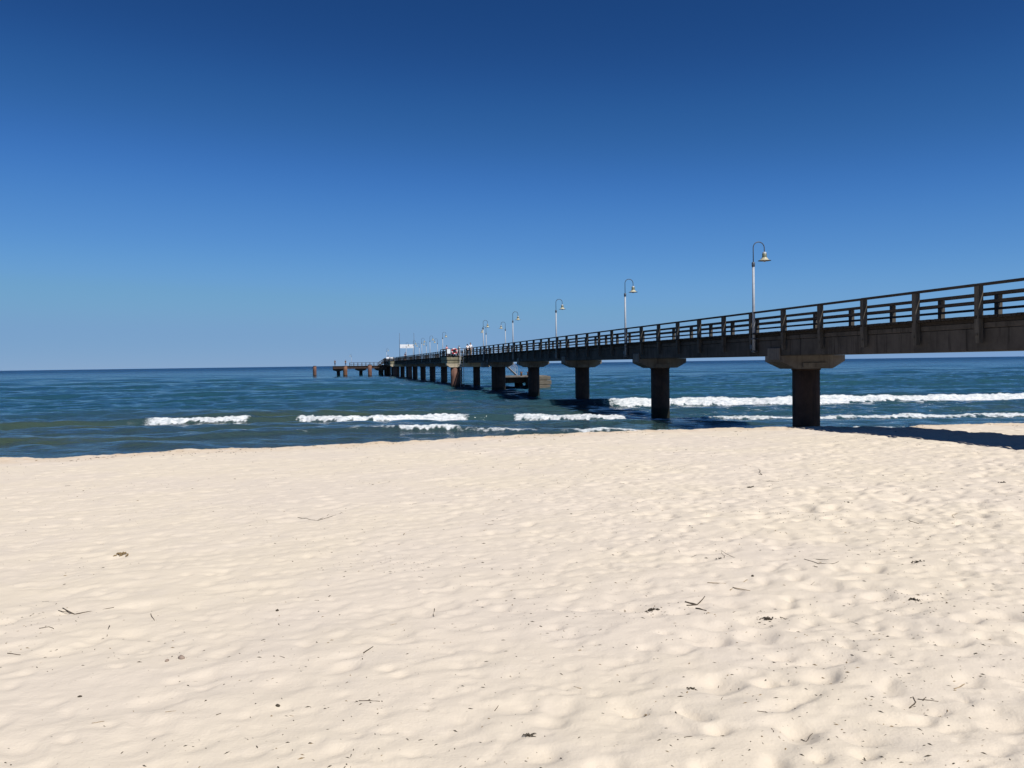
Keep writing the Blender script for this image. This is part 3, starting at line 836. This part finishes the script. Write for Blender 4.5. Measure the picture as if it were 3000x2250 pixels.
def person(c, s, z, face, label, shirt, legs, sit=False, lean=0.0, h=1.0):
    root = empty('person', W(c, s, z), RZ+face); root.scale = (h, h, h)
    tag(root, label, 'person')
    ph = .93 if not sit else .50
    V = []; E = []; Rr = []
    def add(p, r_, prev=None):
        V.append(p); Rr.append(r_)
        if prev is not None: E.append((prev, len(V)-1))
        return len(V)-1
    L = lean
    pel = add((0, 0, ph), (.135, .10))
    ab = add((0, .02+L*.2, ph+.18), (.125, .095), pel); ch = add((0, .02+L*.5, ph+.38), (.145, .105), ab)
    nk = add((0, .02+L*.8, ph+.53), .055, ch); hb = add((0, .04+L, ph+.60), .06, nk)
    hd = add((0, .045+L, ph+.69), (.078, .095), hb); ht = add((0, .03+L, ph+.77), (.066, .08), hd)
    add((0, .15+L, ph+.67), .014, hd)
    J = {}
    for sx in (-1, 1):
        sh_ = add((sx*.17, .02+L*.65, ph+.46), .062, ch)
        el = add((sx*.235, .03+L*.6+(.05 if sit else 0), ph+.19), .045, sh_)
        wr = add((sx*.235, .17+L*.8+(.12 if sit else 0), ph+.0 if not sit else ph+.10), .030, el)
        pa = add((sx*.232, .21+L*.8+(.13 if sit else 0), ph-.05 if not sit else ph+.075), (.022, .036), wr)
        bx, by, bz = V[pa]
        for q in range(4):
            f1 = add((bx-sx*.004, by+.028+q*.012, bz-.03-.008*(q % 2)), .0095, pa)
            add((bx-sx*.014, by+.034+q*.012, bz-.072-.008*((q+1) % 2)), .008, f1)
        f1 = add((bx-sx*.022, by+.034, bz+.0), .011, pa); add((bx-sx*.036, by+.06, bz-.02), .009, f1)
        hp = add((sx*.09, .0, ph-.05), .09, pel)
        if sit:
            kn = add((sx*.11, .43, ph-.01), .062, hp); an = add((sx*.11, .42, .10), .04, kn)
        else:
            kn = add((sx*.10, .03, .50), .062, hp); an = add((sx*.105, -.02, .09), .04, kn)
        ax, ay, az_ = V[an]
        add((ax+sx*.02, ay+.15, .035), (.04, .03), an)
        J[sx] = (sh_, el, hp, kn, an)
    skin_mesh('body', V, E, Rr, M['skin'], root)
    # shirt and trousers follow the body a little outside it
    v = [V[pel], V[ab], V[ch], (V[nk][0], V[nk][1], V[nk][2]-.05)]; e = [(0, 1), (1, 2), (2, 3)]; r2 = [(.15, .115), (.143, .112), (.163, .122), .07]
    for sx in (-1, 1):
        a, b = V[J[sx][0]], V[J[sx][1]]
        v.append(a); r2.append(.078); e.append((2, len(v)-1))
        v.append(tuple(a[i]*.35+b[i]*.65 for i in range(3))); r2.append(.066); e.append((len(v)-2, len(v)-1))
    skin_mesh('shirt', v, e, r2, M[shirt], root)
    v = [(V[pel][0], V[pel][1], V[pel][2]+.04)]; e = []; r2 = [(.152, .118)]
    for sx in (-1, 1):
        b = 0
        for q, r_ in ((2, .105), (3, .08), (4, .062)):
            p = V[J[sx][q]]; v.append((p[0], p[1], p[2]+(.04 if q == 4 else 0))); r2.append(r_); e.append((b, len(v)-1)); b = len(v)-1
    skin_mesh('trousers', v, e, r2, M[legs], root)
    bm = bmesh.new(); bmesh.ops.create_uvsphere(bm, u_segments=14, v_segments=10, radius=1)
    hx, hy, hz = V[hd]
    for w_ in bm.verts:
        x, y, zz = w_.co
        w_.co = (hx+x*.094, hy-.022+y*.105, hz+.035+zz*(.088 if zz > 0 else .10))
    bmesh.ops.delete(bm, geom=[w_ for w_ in bm.verts if w_.co.y > hy+.045 and w_.co.z < hz+.05], context='VERTS')
    me = bpy.data.meshes.new('hair'); bm.to_mesh(me); bm.free(); me.materials.append(M['hair'])
    o = bpy.data.objects.new('hair', me); COL.objects.link(o); o.parent = root
    m = MB()
    for sx in (-1, 1): m.tube([(hx+sx*.03, hy+.085, hz+.01), (hx+sx*.03, hy+.098, hz+.01)], .011, 8)
    m.build('eyes', M['eye'], root)
    return root
DZ = 3.95
B0 = SP*5 + S0
person(14.35, B0+1.2, DZ, R(-150), 'dark haired person in pink top standing at the left end of the viewing bay', 'shirt_pink', 'cloth_dark', False, .0, .72)
person(15.75, B0+.3, DZ, R(120), 'person in white top and pink trousers beside the lifebuoy', 'shirt_white', 'shirt_pink', False, .05, .68)
person(17.15, 101.0, DZ, R(20), 'dark haired person in white shirt and dark trousers walking past the viewing bay', 'shirt_white', 'cloth_dark', False, .06, .82)
person(18.1, 104.5, DZ, R(-170), 'dark haired person in white shirt and beige trousers, rightmost on the pier', 'shirt_white', 'cloth_beige', False, .0, .97)
person(2.6, 235.2, 2.86, R(-20), 'lone dark figure standing at the outer left end of the low platform', 'cloth_dark', 'cloth_dark', False, .02, .98)
person(5.5, 235.0, 2.86, R(160), 'dark figure standing behind the orange brown mooring pile', 'cloth_dark', 'cloth_blue', False, .04, .98)
person(16.9, 232.0, DZ, R(-80), 'dark figure standing at the top of the end stairs', 'cloth_dark', 'cloth_dark', False, .10, 1.0)
person(17.1, 182.0, DZ, R(170), 'dark figure standing at the foot of the left banner mast', 'cloth_blue', 'cloth_dark', False, .0, 1.0)
bc = pierthing('bench', 15.0, S0+SP*12+2.2, 3.95)
tag(bc, 'pale bench on the far viewing bay above the cream crosshead', 'bench')
m = MB(); m.box(-.8, .8, -.2, .2, .42, .47); m.build('seat', M['white'], bc)
m = MB(); m.box(-.8, .8, .2, .24, .55, .88); m.build('backrest', M['white'], bc)
for x in (-.7, .7): 
    m = MB(); m.box(x-.04, x+.04, -.18, .2, 0, .418); m.build('leg', M['darkgrey'], bc)

# ------------------------------------------------------------------ driftwood and weed on the sand
SC = 1.055
def on_sand(p, dz=0.0): return (p[0], p[1], float(ground(p[0], p[1])) + dz)
def twig(name, label, pts, r, mat='twig', branches=(), lift=0.0, group=None):
    pts = [(p[0]*SC, p[1]*SC, *p[2:]) for p in pts]; branches = [[(p[0]*SC, p[1]*SC, *p[2:]) for p in q] for q in branches]
    c = pts[0]; b = on_sand(c)
    o = None; m = MB()
    def line(pp, rr):
        out = []
        for i, p in enumerate(pp):
            q = on_sand(p, rr*.55 + (p[2] if len(p) > 2 else 0)); out.append((q[0]-b[0], q[1]-b[1], q[2]-b[2]))
        # subdivide with slight crookedness
        res = [out[0]]
        for a, e in zip(out[:-1], out[1:]):
            for t in (.33, .67, 1.0):
                j = 0 if t == 1.0 else .05*math.dist(a, e)
                res.append(tuple(a[i]+(e[i]-a[i])*t + rnd.uniform(-j, j)*(1 if i < 2 else .3) for i in range(3)))
        n = len(res)
        m.tube(res, [rr*(1-.45*i/(n-1))*rnd.uniform(.85, 1.15) for i in range(n)], 6)
    line(pts, r*.52)
    for br in branches: line(br, r*.42)
    o = m.build(name, M[mat], loc=b)
    tag(o, label, 'twig', group)
    return o
def clump(label, x, y, size, mat='weed', n=16, name='seaweed_clump', cat='seaweed', group=None):
    size *= .72; x *= SC; y *= SC; b = on_sand((x, y)); m = MB()
    for k in range(n):
        a = rnd.uniform(0, 6.28); rr = size*abs(rnd.gauss(0, .42)); q = rnd.uniform(.2, .55)*size
        px_, py_ = rr*math.cos(a), rr*math.sin(a)*.8; an = rnd.uniform(0, 6.28)
        pz = float(ground(x+px_, y+py_)) - b[2]
        m.tube([(px_, py_, pz+.003), (px_+q*.5*math.cos(an), py_+q*.5*math.sin(an), pz+rnd.uniform(.004, .22)*size), (px_+q*math.cos(an+.5), py_+q*math.sin(an+.5), pz+.003)],
               [size*.035, size*rnd.uniform(.05, .10), size*.02], 5)
    for k in range(max(2, n//4)):
        a = rnd.uniform(0, 6.28); rr = size*.22*rnd.random(); w_ = size*rnd.uniform(.10, .2)
        cx_, cy_ = rr*math.cos(a), rr*math.sin(a); pz = float(ground(x+cx_, y+cy_)) - b[2]
        m.tube([(cx_-w_, cy_, pz+.004), (cx_, cy_+.2*w_, pz+w_*.7), (cx_+w_, cy_, pz+.002)], [w_*.25, w_*.5, w_*.2], 6)
    return tag(m.build(name, M[mat], loc=b), label, cat, group)
def pebble(label, x, y, r, mat='weed', name='pebble', cat='pebble', group=None):
    r *= .75; x *= SC; y *= SC
    b = on_sand((x, y)); m = MB()
    m.lathe([(0, r*.75), (r*.55, r*.65), (r*.95, r*.25), (r*.9, -.1*r), (r*.4, -.4*r)], 0, 0, 9)
    m.v = [(p[0]*1.25*(1+.15*math.sin(i*1.7)), p[1]*.85, p[2]*(1+.1*math.sin(i*2.3))) for i, p in enumerate(m.v)]
    return tag(m.build(name, M[mat], loc=b, rz=rnd.uniform(0, 3)), label, cat, group)

twig('straw', 'tan straw stalk with a short side piece, among dark twigs right of centre', [(1.63, 6.24), (1.83, 6.49)], .008, 'straw', [[(1.66, 6.28), (1.76, 6.16)], [(1.50, 6.42), (1.63, 6.37)]])
twig('twig', 'thin pointed twig bent like an upturned V behind a dark lump', [(1.83, 7.2), (1.87, 7.45, .03), (1.96, 7.12)], .005)
clump('dark lump lying at the foot of the bent V twig', 1.79, 7.2, .055, n=8)
twig('stick', 'dark crooked stick with a thick right end, right of centre', [(1.20, 5.82), (1.28, 5.79), (1.38, 5.99)], .012, 'twig', [[(1.20, 5.76), (1.28, 5.79)]])
twig('stick', 'short thick dark stick just in front of the crooked stick', [(1.25, 5.70), (1.30, 5.60)], .012)
clump('black tangled seaweed clump beside an L shaped twig', 1.66, 5.42, .085, n=22)
twig('twig', 'thin L shaped twig right of the black seaweed clump', [(1.78, 5.53), (1.78, 5.43), (1.90, 5.44)], .005)
twig('stem', 'curved wiry stem with a dark knot, upper right of the crooked stick', [(2.50, 7.12), (2.52, 7.04), (2.55, 6.92), (2.66, 6.90), (2.74, 6.97)], .006, 'twig', [[(2.60, 7.12), (2.68, 7.04)]])
clump('small dark knot at the left end of the curved wiry stem', 2.50, 6.83, .05, n=8)
clump('dark weed clump left of the crooked stick', .94, 5.67, .085, n=20)
pebble('dark oval pebble up right of the tan straw stalk', 1.89, 6.55, .020)
twig('straw', 'single straight tan straw in the lower right corner area', [(2.19, 4.11), (2.31, 4.23)], .006, 'straw')
twig('branch', 'small black branched twig in two pieces at lower right', [(1.90, 3.97), (1.945, 4.0), (1.955, 4.05)], .007, 'twig', [[(1.965, 4.02), (2.0, 4.0), (2.05, 3.99)], [(1.98, 4.0), (2.01, 4.03)]])
twig('stick', 'long dark stick bent near its left end, on smooth sand at left', [(-3.36, 6.12), (-3.21, 6.0), (-3.14, 6.05), (-2.98, 6.12)], .008, 'twig', [[(-3.36, 6.06), (-3.24, 6.02)]])
twig('twig', 'upright looking kinked twig at left, right of the bent stick', [(-2.66, 6.03), (-2.61, 5.9), (-2.51, 5.73)], .006)
twig('twig', 'short straight twig pointing at the camera, below the bent stick', [(-2.77, 5.62), (-2.69, 5.42)], .007)
twig('twig', 'small dark arc shaped twig near the crumb patch at far left', [(-3.24, 5.6), (-3.19, 5.63), (-3.14, 5.6)], .006)
twig('twig', 'thin flat twig close to the left edge of the sand', [(-3.17, 5.13), (-3.07, 5.1)], .006)
pebble('round black pebble alone at lower left', -2.3, 4.33, .014)
clump('yellow brown dried weed on the upper left sand', -3.87, 8.1, .16, 'weedbrown', 12)
twig('stem', 'long thin wiry loop with a dark right end, far left of centre', [(-2.68, 10.25), (-2.5, 10.06), (-2.36, 9.93), (-2.33, 10.4)], .007, 'twig', [[(-2.36, 9.93), (-2.18, 10.5)]])
pebble('flat brown stone half sunk in the sand, lower left', -2.0, 4.92, .032, 'stone', 'stone', 'stone')
pebble('small brown stone touching the flat stone on its left', -2.07, 4.88, .02, 'stone', 'stone', 'stone')
pebble('dark pebble on smooth sand left of centre', -1.71, 5.92, .021)
twig('twig', 'straight twig pointing at the camera near the middle', [(-.585, 5.97), (-.56, 5.67)], .006)
twig('twig', 'thin level twig in two bits at lower middle', [(-.80, 4.17), (-.74, 4.165), (-.69, 4.15)], .005)
twig('twig', 'short dark slanted twig in a hollow left of the middle', [(-.91, 4.92), (-.87, 5.02)], .008)
twig('twig', 'thin twig pointing at the camera on the bottom edge', [(-.72, 3.56), (-.70, 3.44)], .004)
pebble('dark pebble at lower middle left', -1.2, 4.13, .016)
twig('straw', 'thin pale stalk standing out at upper right', [(4.66, 8.74), (5.06, 9.42)], .006, 'straw')
twig('twig', 'slanted dark twig left of the thin pale stalk', [(4.28, 8.95), (4.24, 8.65)], .009)
clump('dark weed lump near the right edge, farthest of the big ones', 7.03, 11.91, .12, n=12)
clump('low dark weed patch on the distant sand right of centre', 3.35, 11.73, .13, n=12)
twig('branch', 'forked twig on the distant sand below the first pile', [(4.0, 13.67), (3.99, 13.41), (4.02, 13.36)], .012, 'twig', [[(4.02, 13.36), (4.21, 14.2)]])
clump('small dark leaf like scrap on the upper right sand', 4.09, 10.09, .07, n=7)
clump('black weed scrap on the bottom edge, just right of the middle', .05, 3.69, .06, n=14)
clump('brown tangle of weed on the trodden sand at right', 2.80, 5.77, .085, 'weed', 14)
clump('thin sprawling weed on trodden sand above the brown tangle', 3.39, 6.95, .085, 'weed', 12)
twig('twig', 'tiny V shaped twig near the bottom right', [(1.27, 3.67), (1.28, 3.63), (1.33, 3.69)], .004)
clump('small weed clump caught in a hollow, lower right of centre', .91, 4.25, .055, n=12)
clump('curled brown weed bit at the lower middle', .62, 3.93, .035, 'weedbrown', 8)
twig('twig', 'bent twig behind a hollow at distant right', [(3.7, 12.7), (3.84, 12.5), (4.0, 12.45)], .010)
for i in range(60):
    k = rnd.random()
    y_ = 3.5 + 11*k*k + rnd.uniform(0, .6); x_ = rnd.uniform(-.60, .62)*y_
    if x_ < 0 and rnd.random() < .35: x_ = -x_
    an = rnd.uniform(0, 3.14); ln = rnd.uniform(.015, .05)*(1+y_*.06)
    twig('twig', 'short dark loose twig among many on the pale sand', [(x_, y_), (x_+ln*math.cos(an), y_+ln*math.sin(an))], rnd.uniform(.002, .004)*(1+y_*.05), 'twig' if rnd.random() < .75 else 'straw', group='short loose twigs strewn over the sand')
# uncountable crumbs
m = MB()
def crumb(x, y, s, mat):
    z = float(ground(x, y)); a = rnd.uniform(0, 6.28); l = s*rnd.uniform(.6, 2.2); w_ = s*rnd.uniform(.25, .5)
    ca_, sa_ = math.cos(a), math.sin(a)
    m._add([(x-l*ca_, y-l*sa_, z), (x+w_*sa_, y-w_*ca_, z+.001), (x+l*ca_, y+l*sa_, z), (x-w_*sa_, y+w_*ca_, z+.001), (x, y, z+w_*1.3)],
           [(0, 1, 4), (1, 2, 4), (2, 3, 4), (3, 0, 4)], mat)
for i in range(8000):
    k = rnd.random()
    y_ = 3.2 + 22*k**2.0; x_ = rnd.uniform(-.66, .68)*y_
    t_ = .35 + .65*min(1, max(0, .5 + x_/y_*.9))
    if rnd.random() > t_: continue
    if float(pnoise(x_*.5, y_*.5, 91)) + rnd.uniform(-.5, .6) < 0: continue
    crumb(x_, y_, rnd.uniform(.0028, .0082)*(1+y_*.055), 0 if rnd.random() < .72 else 1)
for (x, y, sx, sy, n) in ((-3.53, 5.77, .22, .2, 75), (3.15, 9.51, .3, .25, 60), (-1.04, 7.36, .3, .22, 45), (2.76, 5.79, .18, .18, 50), (1.66, 5.42, .2, .1, 40), (.94, 5.67, .15, .12, 30), (3.6, 7.2, .5, .4, 70), (4.3, 8.8, .6, .5, 70)):
    for k in range(n): crumb(x*SC+rnd.gauss(0, sx), y*SC+rnd.gauss(0, sy), rnd.uniform(.003, .009)*(1+y*.03), 0 if rnd.random() < .75 else 1)
for i in range(1000):   # drift line of weed along the edge of the sand
    x_ = rnd.uniform(-15, 22); y_ = float(shore(x_)) - abs(rnd.gauss(.9, .7)) - .1
    if -11 > x_ and rnd.random() < .7: continue
    if float(pnoise(x_*.4, 3.3, 95)) + rnd.uniform(-.3, .6) < 0: continue
    crumb(x_, y_, rnd.uniform(.008, .034), 0 if rnd.random() < .6 else 1)
o = m.build('beach_crumbs', [M['weed'], M['weedbrown']])
tag(o, 'scattered crumbs of dry seaweed and bark over the sand', 'beach litter', None, 'stuff')
